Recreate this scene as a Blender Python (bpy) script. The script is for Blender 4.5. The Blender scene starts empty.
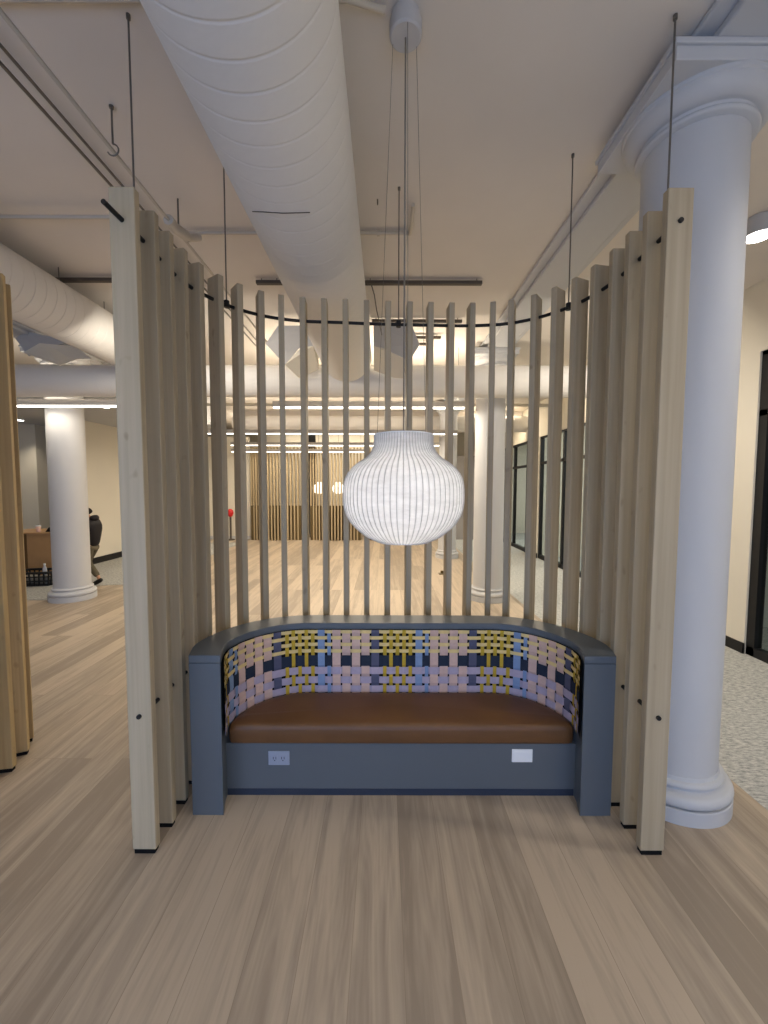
import bpy, bmesh, math, random
from mathutils import Vector, Matrix
random.seed(7)
S = bpy.context.scene
COL = S.collection
PI = math.pi
CEIL = 3.73

# ------------------------------------------------------------------ materials
def srgb(r, g, b):
    f = lambda c: (c/255/12.92) if c/255 <= .04045 else ((c/255+.055)/1.055)**2.4
    return (f(r), f(g), f(b), 1)
def new_mat(name, col, rough=.6, spec=.4, metal=0, noise=0, nscale=8, bump=0, bscale=60, emit=None, estr=0):
    m = bpy.data.materials.new(name); m.use_nodes = True
    nt = m.node_tree; b = nt.nodes['Principled BSDF']
    b.inputs['Base Color'].default_value = col
    b.inputs['Roughness'].default_value = rough
    b.inputs['Specular IOR Level'].default_value = spec
    b.inputs['Metallic'].default_value = metal
    if emit:
        b.inputs['Emission Color'].default_value = emit
        b.inputs['Emission Strength'].default_value = estr
    if noise or bump:
        tc = nt.nodes.new('ShaderNodeTexCoord')
    if noise:
        n = nt.nodes.new('ShaderNodeTexNoise'); n.inputs['Scale'].default_value = nscale
        n.inputs['Detail'].default_value = 4
        nt.links.new(tc.outputs['Object'], n.inputs['Vector'])
        r = nt.nodes.new('ShaderNodeValToRGB')
        r.color_ramp.elements[0].position = .3; r.color_ramp.elements[1].position = .7
        r.color_ramp.elements[0].color = tuple(c*(1-noise) for c in col[:3])+(1,)
        r.color_ramp.elements[1].color = tuple(min(1, c*(1+noise)) for c in col[:3])+(1,)
        nt.links.new(n.outputs['Fac'], r.inputs['Fac'])
        nt.links.new(r.outputs['Color'], b.inputs['Base Color'])
    if bump:
        n2 = nt.nodes.new('ShaderNodeTexNoise'); n2.inputs['Scale'].default_value = bscale
        nt.links.new(tc.outputs['Object'], n2.inputs['Vector'])
        bp = nt.nodes.new('ShaderNodeBump'); bp.inputs['Strength'].default_value = bump
        bp.inputs['Distance'].default_value = .01
        nt.links.new(n2.outputs['Fac'], bp.inputs['Height'])
        nt.links.new(bp.outputs['Normal'], b.inputs['Normal'])
    return m

def wood_post_mat(name, c1, c2, rough=.55):
    m = bpy.data.materials.new(name); m.use_nodes = True
    nt = m.node_tree; b = nt.nodes['Principled BSDF']; L = nt.links
    b.inputs['Roughness'].default_value = rough; b.inputs['Specular IOR Level'].default_value = .3
    geo = nt.nodes.new('ShaderNodeNewGeometry')
    mp = nt.nodes.new('ShaderNodeMapping'); mp.inputs['Scale'].default_value = (38, 38, 1.1)
    L.new(geo.outputs['Position'], mp.inputs['Vector'])
    n = nt.nodes.new('ShaderNodeTexNoise'); n.inputs['Scale'].default_value = 1; n.inputs['Detail'].default_value = 6
    L.new(mp.outputs['Vector'], n.inputs['Vector'])
    r = nt.nodes.new('ShaderNodeValToRGB'); r.color_ramp.elements[0].position = .3; r.color_ramp.elements[1].position = .7
    r.color_ramp.elements[0].color = c1; r.color_ramp.elements[1].color = c2
    L.new(n.outputs['Fac'], r.inputs['Fac'])
    # small knots / smudges
    mp2 = nt.nodes.new('ShaderNodeMapping'); mp2.inputs['Scale'].default_value = (16, 16, 9)
    L.new(geo.outputs['Position'], mp2.inputs['Vector'])
    v = nt.nodes.new('ShaderNodeTexNoise'); v.inputs['Scale'].default_value = 1; v.inputs['Detail'].default_value = 1
    L.new(mp2.outputs['Vector'], v.inputs['Vector'])
    r2 = nt.nodes.new('ShaderNodeValToRGB'); r2.color_ramp.elements[0].position = .72; r2.color_ramp.elements[1].position = .8
    r2.color_ramp.elements[0].color = (1, 1, 1, 1); r2.color_ramp.elements[1].color = (.78, .75, .72, 1)
    L.new(v.outputs['Fac'], r2.inputs['Fac'])
    mx = nt.nodes.new('ShaderNodeMixRGB'); mx.blend_type = 'MULTIPLY'; mx.inputs['Fac'].default_value = 1
    L.new(r.outputs['Color'], mx.inputs['Color1']); L.new(r2.outputs['Color'], mx.inputs['Color2'])
    # each board its own tone
    oi = nt.nodes.new('ShaderNodeObjectInfo')
    mr = nt.nodes.new('ShaderNodeMapRange'); mr.inputs['To Min'].default_value = .9; mr.inputs['To Max'].default_value = 1.08
    L.new(oi.outputs['Random'], mr.inputs['Value'])
    mx2 = nt.nodes.new('ShaderNodeMixRGB'); mx2.blend_type = 'MULTIPLY'; mx2.inputs['Fac'].default_value = 1
    L.new(mx.outputs['Color'], mx2.inputs['Color1']); L.new(mr.outputs['Result'], mx2.inputs['Color2'])
    L.new(mx2.outputs['Color'], b.inputs['Base Color'])
    return m

def floor_mat():
    m = bpy.data.materials.new('oak_planks'); m.use_nodes = True
    nt = m.node_tree; b = nt.nodes['Principled BSDF']; L = nt.links
    N = nt.nodes.new
    geo = N('ShaderNodeNewGeometry')
    rot = N('ShaderNodeMapping'); rot.inputs['Rotation'].default_value = (0, 0, PI/2)
    rot.inputs['Location'].default_value = (0.35, .115, 0)
    L.new(geo.outputs['Position'], rot.inputs['Vector'])
    def brick(c1, c2, mortar, ms):
        br = N('ShaderNodeTexBrick'); br.offset = .37; br.offset_frequency = 3
        br.inputs['Scale'].default_value = 1; br.inputs['Brick Width'].default_value = 2.1
        br.inputs['Row Height'].default_value = .19; br.inputs['Mortar Size'].default_value = ms
        br.inputs['Mortar Smooth'].default_value = .2; br.inputs['Bias'].default_value = 0
        br.inputs['Color1'].default_value = c1; br.inputs['Color2'].default_value = c2; br.inputs['Mortar'].default_value = mortar
        L.new(rot.outputs['Vector'], br.inputs['Vector']); return br
    tone = brick((0, 0, 0, 1), (1, 1, 1, 1), (.2, .2, .2, 1), .0008)
    # offset grain per plank
    mp = N('ShaderNodeMapping'); mp.inputs['Scale'].default_value = (18, 1.2, 1)
    L.new(geo.outputs['Position'], mp.inputs['Vector'])
    add = N('ShaderNodeVectorMath'); add.operation = 'MULTIPLY_ADD'
    L.new(tone.outputs['Color'], add.inputs[0]); add.inputs[1].default_value = (37, 61, 13)
    L.new(mp.outputs['Vector'], add.inputs[2])
    grain = N('ShaderNodeTexNoise'); grain.inputs['Scale'].default_value = .9; grain.inputs['Detail'].default_value = 7
    grain.inputs['Roughness'].default_value = .6; grain.inputs['Distortion'].default_value = .6
    L.new(add.outputs['Vector'], grain.inputs['Vector'])
    # cathedral rings
    mp2 = N('ShaderNodeMapping'); mp2.inputs['Scale'].default_value = (7.0, .55, 1)
    L.new(geo.outputs['Position'], mp2.inputs['Vector'])
    add2 = N('ShaderNodeVectorMath'); add2.operation = 'MULTIPLY_ADD'
    L.new(tone.outputs['Color'], add2.inputs[0]); add2.inputs[1].default_value = (17, 23, 5)
    L.new(mp2.outputs['Vector'], add2.inputs[2])
    n2 = N('ShaderNodeTexNoise'); n2.inputs['Scale'].default_value = 1.0; n2.inputs['Detail'].default_value = 2
    L.new(add2.outputs['Vector'], n2.inputs['Vector'])
    mu = N('ShaderNodeMath'); mu.operation = 'MULTIPLY'; mu.inputs[1].default_value = 110
    L.new(n2.outputs['Fac'], mu.inputs[0])
    si = N('ShaderNodeMath'); si.operation = 'SINE'; L.new(mu.outputs[0], si.inputs[0])
    # combine
    r = N('ShaderNodeValToRGB'); r.color_ramp.elements[0].position = .32; r.color_ramp.elements[1].position = .68
    r.color_ramp.elements[0].color = srgb(152, 138, 121); r.color_ramp.elements[1].color = srgb(188, 172, 151)
    c = N('ShaderNodeMath'); c.operation = 'MULTIPLY_ADD'; c.inputs[1].default_value = .03
    L.new(si.outputs[0], c.inputs[0]); L.new(grain.outputs['Fac'], c.inputs[2])
    c2 = N('ShaderNodeMath'); c2.operation = 'MULTIPLY_ADD'; c2.inputs[1].default_value = .4
    sub = N('ShaderNodeMath'); sub.operation = 'SUBTRACT'; sub.inputs[1].default_value = .5
    L.new(tone.outputs['Color'], sub.inputs[0])
    L.new(sub.outputs[0], c2.inputs[0]); L.new(c.outputs[0], c2.inputs[2])
    L.new(c2.outputs[0], r.inputs['Fac'])
    seam = brick((1, 1, 1, 1), (1, 1, 1, 1), (.74, .71, .68, 1), .001)
    mx = N('ShaderNodeMixRGB'); mx.blend_type = 'MULTIPLY'; mx.inputs['Fac'].default_value = 1
    L.new(r.outputs['Color'], mx.inputs['Color1']); L.new(seam.outputs['Color'], mx.inputs['Color2'])
    L.new(mx.outputs['Color'], b.inputs['Base Color'])
    b.inputs['Roughness'].default_value = .42; b.inputs['Specular IOR Level'].default_value = .35
    bp = N('ShaderNodeBump'); bp.inputs['Strength'].default_value = .15; bp.inputs['Distance'].default_value = .004
    L.new(grain.outputs['Fac'], bp.inputs['Height']); L.new(bp.outputs['Normal'], b.inputs['Normal'])
    return m

def carpet_mat():
    m = bpy.data.materials.new('grey_carpet'); m.use_nodes = True
    nt = m.node_tree; b = nt.nodes['Principled BSDF']; L = nt.links; N = nt.nodes.new
    geo = N('ShaderNodeNewGeometry')
    mp = N('ShaderNodeMapping'); mp.inputs['Scale'].default_value = (22, 60, 1)
    L.new(geo.outputs['Position'], mp.inputs['Vector'])
    n = N('ShaderNodeTexNoise'); n.inputs['Scale'].default_value = 1; n.inputs['Detail'].default_value = 6; n.inputs['Roughness'].default_value = .75
    L.new(mp.outputs['Vector'], n.inputs['Vector'])
    r = N('ShaderNodeValToRGB'); r.color_ramp.elements[0].position = .35; r.color_ramp.elements[1].position = .65
    r.color_ramp.elements[0].color = srgb(128, 131, 130); r.color_ramp.elements[1].color = srgb(205, 204, 198)
    L.new(n.outputs['Fac'], r.inputs['Fac']); L.new(r.outputs['Color'], b.inputs['Base Color'])
    b.inputs['Roughness'].default_value = .95; b.inputs['Specular IOR Level'].default_value = .1
    bp = N('ShaderNodeBump'); bp.inputs['Strength'].default_value = .4; bp.inputs['Distance'].default_value = .005
    L.new(n.outputs['Fac'], bp.inputs['Height']); L.new(bp.outputs['Normal'], b.inputs['Normal'])
    return m

def glass_mat():
    m = bpy.data.materials.new('clear_glass'); m.use_nodes = True
    nt = m.node_tree; L = nt.links; N = nt.nodes.new
    for n in list(nt.nodes): nt.nodes.remove(n)
    out = N('ShaderNodeOutputMaterial'); t = N('ShaderNodeBsdfTransparent'); t.inputs['Color'].default_value = (.86, .9, .88, 1)
    g = N('ShaderNodeBsdfGlossy'); g.inputs['Roughness'].default_value = .02
    lw = N('ShaderNodeLayerWeight'); lw.inputs['Blend'].default_value = .5
    pw = N('ShaderNodeMath'); pw.operation = 'POWER'; pw.inputs[1].default_value = 5; L.new(lw.outputs['Facing'], pw.inputs[0])
    fr = N('ShaderNodeMath'); fr.operation = 'MULTIPLY_ADD'; fr.inputs[1].default_value = .5; fr.inputs[2].default_value = .04; L.new(pw.outputs[0], fr.inputs[0])
    mx = N('ShaderNodeMixShader')
    L.new(fr.outputs[0], mx.inputs['Fac']); L.new(t.outputs[0], mx.inputs[1]); L.new(g.outputs[0], mx.inputs[2])
    L.new(mx.outputs[0], out.inputs['Surface']); return m

def shade_mat(name, col, trans=.5, emit=0.0):
    m = bpy.data.materials.new(name); m.use_nodes = True
    nt = m.node_tree; L = nt.links; N = nt.nodes.new
    for n in list(nt.nodes): nt.nodes.remove(n)
    out = N('ShaderNodeOutputMaterial')
    tc = N('ShaderNodeTexCoord')
    mp = N('ShaderNodeMapping'); mp.inputs['Scale'].default_value = (9, 9, 34)
    L.new(tc.outputs['Object'], mp.inputs['Vector'])
    ns = N('ShaderNodeTexNoise'); ns.inputs['Scale'].default_value = 1; ns.inputs['Detail'].default_value = 5; ns.inputs['Roughness'].default_value = .7
    L.new(mp.outputs['Vector'], ns.inputs['Vector'])
    r = N('ShaderNodeValToRGB'); r.color_ramp.elements[0].position = .35; r.color_ramp.elements[1].position = .65
    r.color_ramp.elements[0].color = tuple(c*.86 for c in col[:3])+(1,); r.color_ramp.elements[1].color = col
    L.new(ns.outputs['Fac'], r.inputs['Fac'])
    d = N('ShaderNodeBsdfDiffuse'); t = N('ShaderNodeBsdfTranslucent')
    L.new(r.outputs['Color'], d.inputs['Color']); L.new(r.outputs['Color'], t.inputs['Color'])
    mx = N('ShaderNodeMixShader'); mx.inputs['Fac'].default_value = trans
    L.new(d.outputs[0], mx.inputs[1]); L.new(t.outputs[0], mx.inputs[2])
    L.new(mx.outputs[0], out.inputs['Surface'])
    return m

M = {}
M['post'] = wood_post_mat('pale_poplar', srgb(170, 155, 128), srgb(186, 171, 144))
M['post_gold'] = wood_post_mat('warm_oak', srgb(176, 150, 106), srgb(200, 175, 130))
M['post_far'] = new_mat('distant_slat_wood', srgb(178, 160, 128), .6, .2)
M['floor'] = floor_mat()
M['carpet'] = carpet_mat()
M['ceil'] = new_mat('painted_concrete', srgb(220, 213, 204), .9, .1, noise=.03, nscale=1.6)
M['white'] = new_mat('white_plaster', srgb(196, 197, 199), .6, .25, noise=.015, nscale=2)
M['wall'] = new_mat('cream_paint', srgb(222, 216, 201), .8, .15, noise=.02, nscale=1)
M['wallgrey'] = new_mat('grey_taupe_paint', srgb(172, 164, 154), .8, .15)
M['duct'] = new_mat('white_fabric_duct', srgb(228, 225, 220), .75, .15, bump=.15, bscale=14)
M['pipe'] = new_mat('painted_pipe', srgb(196, 188, 174), .6, .3)
M['steel'] = new_mat('threaded_steel', srgb(112, 108, 102), .45, .5, metal=.6)
M['dark'] = new_mat('dark_strut', srgb(88, 80, 72), .6, .3)
M['black'] = new_mat('black_metal', srgb(18, 18, 20), .5, .4)
M['rubber'] = new_mat('black_rubber', srgb(14, 14, 16), .8, .2)
M['blue'] = new_mat('slate_blue_laminate', srgb(92, 99, 106), .36, .45, noise=.02, nscale=3)
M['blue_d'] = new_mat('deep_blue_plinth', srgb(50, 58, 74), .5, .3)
M['leather'] = new_mat('tan_leather', srgb(102, 69, 40), .42, .42, noise=.1, nscale=5, bump=.12, bscale=180)
M['void'] = new_mat('dark_backing', srgb(26, 24, 26), .9, .1)
def strap(n, c): return new_mat(n, c, .75, .15, noise=.05, nscale=40)
M['s_pink'] = strap('blush_webbing', srgb(206, 176, 164))
M['s_lav'] = strap('lilac_webbing', srgb(176, 164, 182))
M['s_yel'] = strap('straw_webbing', srgb(224, 200, 140))
M['s_oli'] = strap('mustard_webbing', srgb(190, 160, 58))
M['s_nav'] = strap('navy_webbing', srgb(44, 52, 68))
M['s_lb'] = strap('sky_webbing', srgb(128, 150, 184))
M['s_sl'] = strap('slate_webbing', srgb(88, 90, 112))
M['outlet'] = new_mat('grey_outlet_plate', srgb(150, 158, 176), .4, .4)
M['outlet_w'] = new_mat('white_outlet_plate', srgb(232, 234, 236), .4, .4)
M['slot'] = new_mat('outlet_slot', srgb(60, 64, 74), .6, .3)
M['shade'] = shade_mat('woven_lamp_shade', (.86, .86, .86, 1), .5)
M['rib'] = shade_mat('shade_rib', (.66, .66, .66, 1), .5)
M['bulb'] = new_mat('bulb_glow', (1, 1, 1, 1), emit=(1, .93, .85, 1), estr=6)
M['cord'] = new_mat('grey_cord', srgb(120, 114, 106), .6, .3)
M['canopy'] = new_mat('canopy_white', srgb(190, 190, 192), .5, .3)
M['led'] = new_mat('led_diffuser', (1, 1, 1, 1), emit=(1, .94, .84, 1), estr=3)
M['led_n'] = new_mat('led_lens', (1, 1, 1, 1), emit=(1, .97, .92, 1), estr=9)
M['fixture'] = new_mat('fixture_body', srgb(176, 172, 166), .5, .3)
M['felt'] = new_mat('grey_felt', srgb(196, 195, 194), .95, .05)
M['felt_lit'] = new_mat('cream_lit_felt', srgb(240, 234, 218), .95, .05)  # lit side of the folded felt, its brightness put into the colour
M['glass'] = glass_mat()
M['oak'] = new_mat('desk_oak', srgb(190, 150, 104), .5, .3, noise=.06, nscale=4)
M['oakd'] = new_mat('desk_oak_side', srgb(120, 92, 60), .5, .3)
M['jacket'] = new_mat('black_quilted_nylon', srgb(24, 22, 28), .6, .3)
M['trouser'] = new_mat('olive_grey_cloth', srgb(98, 92, 78), .85, .1)
M['shoe'] = new_mat('black_shoe', srgb(18, 18, 18), .5, .4)
M['skin'] = new_mat('skin_tone', srgb(190, 145, 120), .55, .3)
M['hair'] = new_mat('dark_hair', srgb(28, 22, 20), .7, .2)
M['cup'] = new_mat('pale_pink_paper', srgb(235, 200, 184), .6, .2)
M['clear'] = new_mat('bottle_plastic', srgb(200, 205, 215), .2, .5)
M['crate'] = new_mat('black_crate', srgb(30, 32, 34), .6, .3)
M['packw'] = new_mat('pale_packets', srgb(150, 146, 138), .6, .3)
M['red'] = new_mat('red_enamel', srgb(200, 34, 36), .4, .4)
M['bronze'] = new_mat('bronze_plate', srgb(120, 105, 72), .4, .4, metal=.5)
M['backdark'] = new_mat('dark_olive_panel', srgb(96, 82, 56), .8, .1)
M['greyp'] = new_mat('mid_grey_panel', srgb(150, 145, 142), .7, .2)

# ------------------------------------------------------------------ helpers
class MB:
    def __init__(s): s.v = []; s.f = []; s.m = []
    def face(s, idx, mi=0): s.f.append(idx); s.m.append(mi)
    def box(s, x0, x1, y0, y1, z0, z1, mi=0):
        b = len(s.v)
        s.v += [(x0,y0,z0),(x1,y0,z0),(x1,y1,z0),(x0,y1,z0),(x0,y0,z1),(x1,y0,z1),(x1,y1,z1),(x0,y1,z1)]
        for q in ((0,3,2,1),(4,5,6,7),(0,1,5,4),(1,2,6,5),(2,3,7,6),(3,0,4,7)): s.face([b+i for i in q], mi)
        return s
    def obox(s, c, ax, ay, hx, hy, z0, z1, mi=0):   # oriented box, ax and ay unit vectors in plan
        b = len(s.v)
        for z in (z0, z1):
            for sx, sy in ((-1,-1),(1,-1),(1,1),(-1,1)):
                s.v.append((c[0]+ax[0]*hx*sx+ay[0]*hy*sy, c[1]+ax[1]*hx*sx+ay[1]*hy*sy, z))
        for q in ((0,3,2,1),(4,5,6,7),(0,1,5,4),(1,2,6,5),(2,3,7,6),(3,0,4,7)): s.face([b+i for i in q], mi)
        return s
    def tube(s, pts, r, n=10, mi=0, cap=True):
        pts = [Vector(p) for p in pts]; b = len(s.v); K = len(pts)
        prev = None
        for i, p in enumerate(pts):
            t = (pts[min(i+1, K-1)]-pts[max(i-1, 0)]).normalized()
            if prev is None:
                a = Vector((0, 0, 1)) if abs(t.z) < .9 else Vector((1, 0, 0))
                u = t.cross(a).normalized()
            else:
                u = (prev - t*prev.dot(t)).normalized()
            prev = u; w = t.cross(u)
            rr = r[i] if isinstance(r, (list, tuple)) else r
            for k in range(n):
                a = 2*PI*k/n; q = p + (u*math.cos(a)+w*math.sin(a))*rr; s.v.append(tuple(q))
        for i in range(K-1):
            for k in range(n):
                s.face([b+i*n+k, b+i*n+(k+1)%n, b+(i+1)*n+(k+1)%n, b+(i+1)*n+k], mi)
        if cap:
            s.face([b+k for k in range(n)][::-1], mi); s.face([b+(K-1)*n+k for k in range(n)], mi)
        return s
    def lathe(s, prof, n=48, c=(0,0,0), mi=0, cap=True):
        b = len(s.v); K = len(prof)
        for r, z in prof:
            for k in range(n):
                a = 2*PI*k/n; s.v.append((c[0]+r*math.cos(a), c[1]+r*math.sin(a), c[2]+z))
        for i in range(K-1):
            for k in range(n):
                s.face([b+i*n+k, b+i*n+(k+1)%n, b+(i+1)*n+(k+1)%n, b+(i+1)*n+k], mi)
        if cap:
            s.face([b+k for k in range(n)][::-1], mi); s.face([b+(K-1)*n+k for k in range(n)], mi)
        return s
    def strip(s, a, b_, mi=0):      # quads between two equal-length point lists
        o = len(s.v); s.v += [tuple(p) for p in a]+[tuple(p) for p in b_]; n = len(a)
        for i in range(n-1): s.face([o+i, o+i+1, o+n+i+1, o+n+i], mi)
        return s
    def build(s, name, mats, parent=None, smooth=False, bevel=0, seg=2, recalc=True):
        me = bpy.data.meshes.new(name); me.from_pydata(s.v, [], s.f); me.update()
        if not isinstance(mats, (list, tuple)): mats = [mats]
        for m in mats: me.materials.append(m)
        for p, mi in zip(me.polygons, s.m): p.material_index = mi
        if recalc:
            bm = bmesh.new(); bm.from_mesh(me); bmesh.ops.recalc_face_normals(bm, faces=bm.faces); bm.to_mesh(me); bm.free()
        o = bpy.data.objects.new(name, me); COL.objects.link(o)
        if parent:
            o.parent = parent
            if parent.type == 'EMPTY' or True:
                o.matrix_parent_inverse = Matrix.Identity(4)
                loc = Vector((0, 0, 0)); q = parent
                while q: loc += q.location; q = q.parent
                o.location = -loc       # geometry is written in world coordinates
        if smooth:
            for p in me.polygons: p.use_smooth = True
            me.set_sharp_from_angle(angle=math.radians(40))
        if bevel:
            md = o.modifiers.new('bevel', 'BEVEL'); md.width = bevel; md.segments = seg; md.limit_method = 'ANGLE'
        return o
def tag(o, label, cat, group=None, kind=None):
    if label: o['label'] = label
    if cat: o['category'] = cat
    if group: o['group'] = group
    if kind: o['kind'] = kind
    return o
def empty(name, loc, label, cat, group=None):
    o = bpy.data.objects.new(name, None); COL.objects.link(o); o.location = loc; o.empty_display_size = .1
    return tag(o, label, cat, group)
def struct(o): o['kind'] = 'structure'; return o
def copy_tree(o, parent=None):
    c = o.copy(); COL.objects.link(c)
    if parent: c.parent = parent
    for ch in [x for x in COL.objects if x.parent == o]: copy_tree(ch, c)
    return c

# ------------------------------------------------------------------ room shell
XR = 3.7
struct(MB().box(-12, 2.03, -4, 15.2, -.1, 0).build('floor', M['floor']))
struct(MB().box(2.03, 8, -4, 15.2, -.1, .001).build('floor', M['carpet']))
mb = MB()   # carpet field on the left behind the column
pl = [(-12, 6.0), (-5.0, 6.0), (-4.9, 6.9), (-4.3, 7.05), (-4.3, 12.3), (-12, 12.3)]
n = len(pl); mb.v = [(x, y, 0.0) for x, y in pl]+[(x, y, .006) for x, y in pl]
mb.face(list(range(n))[::-1]); mb.face(list(range(n, 2*n)))
for i in range(n): mb.face([i, (i+1) % n, n+(i+1) % n, n+i])
struct(mb.build('floor', M['carpet']))
struct(MB().box(-12, 8, -4, 15.2, CEIL, CEIL+.15).build('ceiling', M['ceil']))
struct(MB().box(-12, 8, 15.2, 15.35, 0, CEIL).build('wall_back', M['wall']))
struct(MB().box(-12.15, -12, -4, 15.2, 0, CEIL).build('wall_left', M['wall']))
struct(MB().box(7.9, 8, -4, 15.2, 0, CEIL).build('wall_outer_right', M['wall']))
# front wall (behind the camera) with a wide run of windows
fw = MB()
fw.box(-12, 8, -2.15, -2, 0, .1); fw.box(-12, 8, -2.15, -2, 2.2, CEIL)
fw.box(-12, -5, -2.15, -2, .1, 2.2); fw.box(2.2, 8, -2.15, -2, .1, 2.2)
struct(fw.build('wall_front', M['wall']))
wf = MB()
for k in range(5):
    x = -5+1.8*k; wf.box(x-.03, x+.03, -2.12, -2.04, .1, 2.2)
wf.box(-5, 2.2, -2.12, -2.04, .1, .15); wf.box(-5, 2.2, -2.12, -2.04, 2.15, 2.2)
w1 = struct(wf.build('window_1', M['black']))
# right wall with openings: near glazed door, two shopfront runs
rw = MB()
T = .15
def rwall(y0, y1, z0, z1): rw.box(XR, XR+T, y0, y1, z0, z1)
rwall(-4, 2.6, 0, CEIL); rwall(2.6, 4.09, 3.04, CEIL); rwall(4.09, 6.0, 0, CEIL)
rwall(6.0, 9.76, 2.9, CEIL); rwall(9.76, 10.3, 0, CEIL); rwall(10.3, 12.9, 2.9, CEIL); rwall(12.9, 15.2, 0, CEIL)
struct(rw.build('wall_right', M['wall']))
bb = MB(); bb.box(XR-.015, XR+.01, -4, 2.6, 0, .11); bb.box(XR-.015, XR+.01, 4.09, 6.0, 0, .11); bb.box(XR-.015, XR+.01, 9.76, 10.3, 0, .11)
bb.box(XR-.015, XR+.01, 12.9, 15.2, 0, .11)
struct(bb.build('baseboard_right', M['black']))
def glazing(name, y0, y1, z1, mull, tr, fw_=.06, thick_near=0):
    f = MB(); x0, x1 = XR+.02, XR+.1
    f.box(x0, x1, y0, y0+fw_, 0, z1); f.box(x0, x1, y1-fw_, y1, 0, z1)
    f.box(x0, x1, y0, y1, z1-.05, z1); f.box(x0, x1, y0, y1, .001, .09)
    for y in mull: f.box(x0, x1, y-.03, y+.03, 0, z1)
    f.box(x0, x1, y0, y1, tr-.03, tr+.03)
    if thick_near: f.box(XR-.01, XR+.14, y0, y0+thick_near, 0, z1)
    o = struct(f.build(name, M['black']))
    struct(MB().box(XR+.055, XR+.065, y0+.02, y1-.02, .05, z1-.03).build('glass_pane', M['glass'], o))
    return o
d1 = glazing('door_1', 2.6, 4.09, 3.05, [3.3], 2.44, .09)
struct(MB().tube([(XR-.05, 3.42, .9), (XR-.05, 3.42, 1.5)], .012).tube([(XR-.05, 3.42, .95), (XR+.03, 3.42, .95)], .008).tube([(XR-.05, 3.42, 1.45), (XR+.03, 3.42, 1.45)], .008).build('door_handle', M['steel'], d1))
glazing('window_2', 6.0, 9.76, 2.92, [7.3, 8.5], 2.28, .05)
glazing('window_3', 10.3, 12.9, 2.9, [11.7], 2.26, .05, .3)
# rooms seen through the glass
struct(MB().box(XR+T, 8, 4.9, 5.0, 0, CEIL).box(XR+T, 8, 9.95, 10.05, 0, CEIL).build('wall_rooms', M['wall']))
struct(MB().box(6.3, 6.4, 5.0, 9.95, 0, 3.3).box(6.6, 6.7, 10.05, 15.2, 0, 3.3).box(6.2, 6.3, -4, 4.9, 0, 3.3).build('wall_rooms_far', M['wallgrey']))
# left part: white wall returning towards us, recess behind the column with a lower ceiling
struct(MB().box(-6.5, -6.35, 8.5, 15.2, 0, CEIL).build('wall_partition_left', M['wall']))
struct(MB().box(-6.35, -6.33, 8.5, 13.2, 0.006, .14).build('baseboard_left', M['black']))
struct(MB().box(-12, -6.5, 9.8, 9.95, 0, 3.1).build('wall_recess', M['wallgrey']))
struct(MB().box(-12, -7.9, 9.3, 9.8, 0, 3.1).build('wall_recess_pier', M['wall']))
struct(MB().box(-12, -3.9, 7.12, 9.9, 3.1, CEIL-.002).build('ceiling_soffit', M['white']))
struct(MB().box(-6.35, -4.35, 13.2, 13.3, 0, 3.3).build('wall_far_left', M['wall']))
struct(MB().box(-6.35, -4.35, 13.17, 13.2, 0, .1).build('baseboard_back', M['white']))
struct(MB().box(2.2, 3.7, 13.2, 13.3, 0, 2.72).build('wall_far_right', M['greyp']))
struct(MB().box(-4.3, 2.2, 14.3, 14.4, 0, CEIL).build('wall_behind_screens', M['wall']))
# ceiling beam on the column line and cross beams
struct(MB().box(1.45, 1.764, -2, 15.2, 3.661, 3.70).box(1.372, 1.842, -2, 15.2, 3.70, CEIL-.002).build('trim_1', M['white'], bevel=.01))
struct(MB().box(-4.9, -4.6, -2, 7.12, 3.661, 3.70).box(-4.98, -4.52, -2, 7.12, 3.70, CEIL-.002).build('trim_2', M['white'], bevel=.01))
struct(MB().box(-12, 3.7, 7.55, 7.85, 3.55, CEIL-.002).box(-3.9, 3.7, 11.0, 11.3, 3.5, CEIL-.002).build('trim_3', M['ceil']))

# ------------------------------------------------------------------ columns
def column(x, y, r, label, cap=True):
    t = empty('round_column', (x, y, 0), label, 'column', 'round white columns')
    k = r/.233
    MB().lathe([(.235*k, .19), (r, .25), (r*1.0, 1.6), (r*.985, 3.50)], 64, (x, y, 0)).build('shaft', M['white'], t, smooth=True)
    pr = [(.3, 0), (.3, .072), (.296, .076)]
    for i in range(9):
        a = -PI/2+PI*i/8; pr.append((.272+.03*math.cos(a), .108+.032*math.sin(a)))
    pr += [(.258, .143), (.25, .15), (.25, .158)]
    for i in range(7):
        a = -PI/2+PI*i/6; pr.append((.247+.016*math.cos(a), .175+.016*math.sin(a)))
    pr += [(.24, .193), (.236, .21)]
    MB().lathe([(a*k, z) for a, z in pr], 64, (x, y, 0)).build('base', M['white'], t, smooth=True)
    pc = [(.232, 3.435), (.245, 3.44)]
    for i in range(7):
        a = -PI/2+PI*i/6; pc.append((.248+.014*math.cos(a), 3.455+.014*math.sin(a)))
    pc += [(.246, 3.471), (.248, 3.48)]
    for i in range(9):
        a = PI/2*i/8; pc.append((.252+.066*math.sin(a), 3.485+.07*(1-math.cos(a))))
    pc += [(.326, 3.560), (.328, 3.575)]
    MB().lathe([(a*k, z) for a, z in pc], 64, (x, y, 0)).build('echinus', M['white'], t, smooth=True)
    h = .33*k
    MB().box(x-h, x+h, y-h, y+h, 3.575, 3.635).box(x-h-.012, x+h+.012, y-h-.012, y+h+.012, 3.635, 3.66).build('abacus', M['white'], t, bevel=.004)
    return t
column(1.607, 2.232, .233, 'large round white column close behind the right end of the curved slat screen')
column(1.585, 6.15, .22, 'round white column at mid distance seen through slats right of the pendant lamp')
column(1.53, 9.82, .215, 'farthest round white column, partly hidden by the right side of the pendant lamp')
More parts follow.
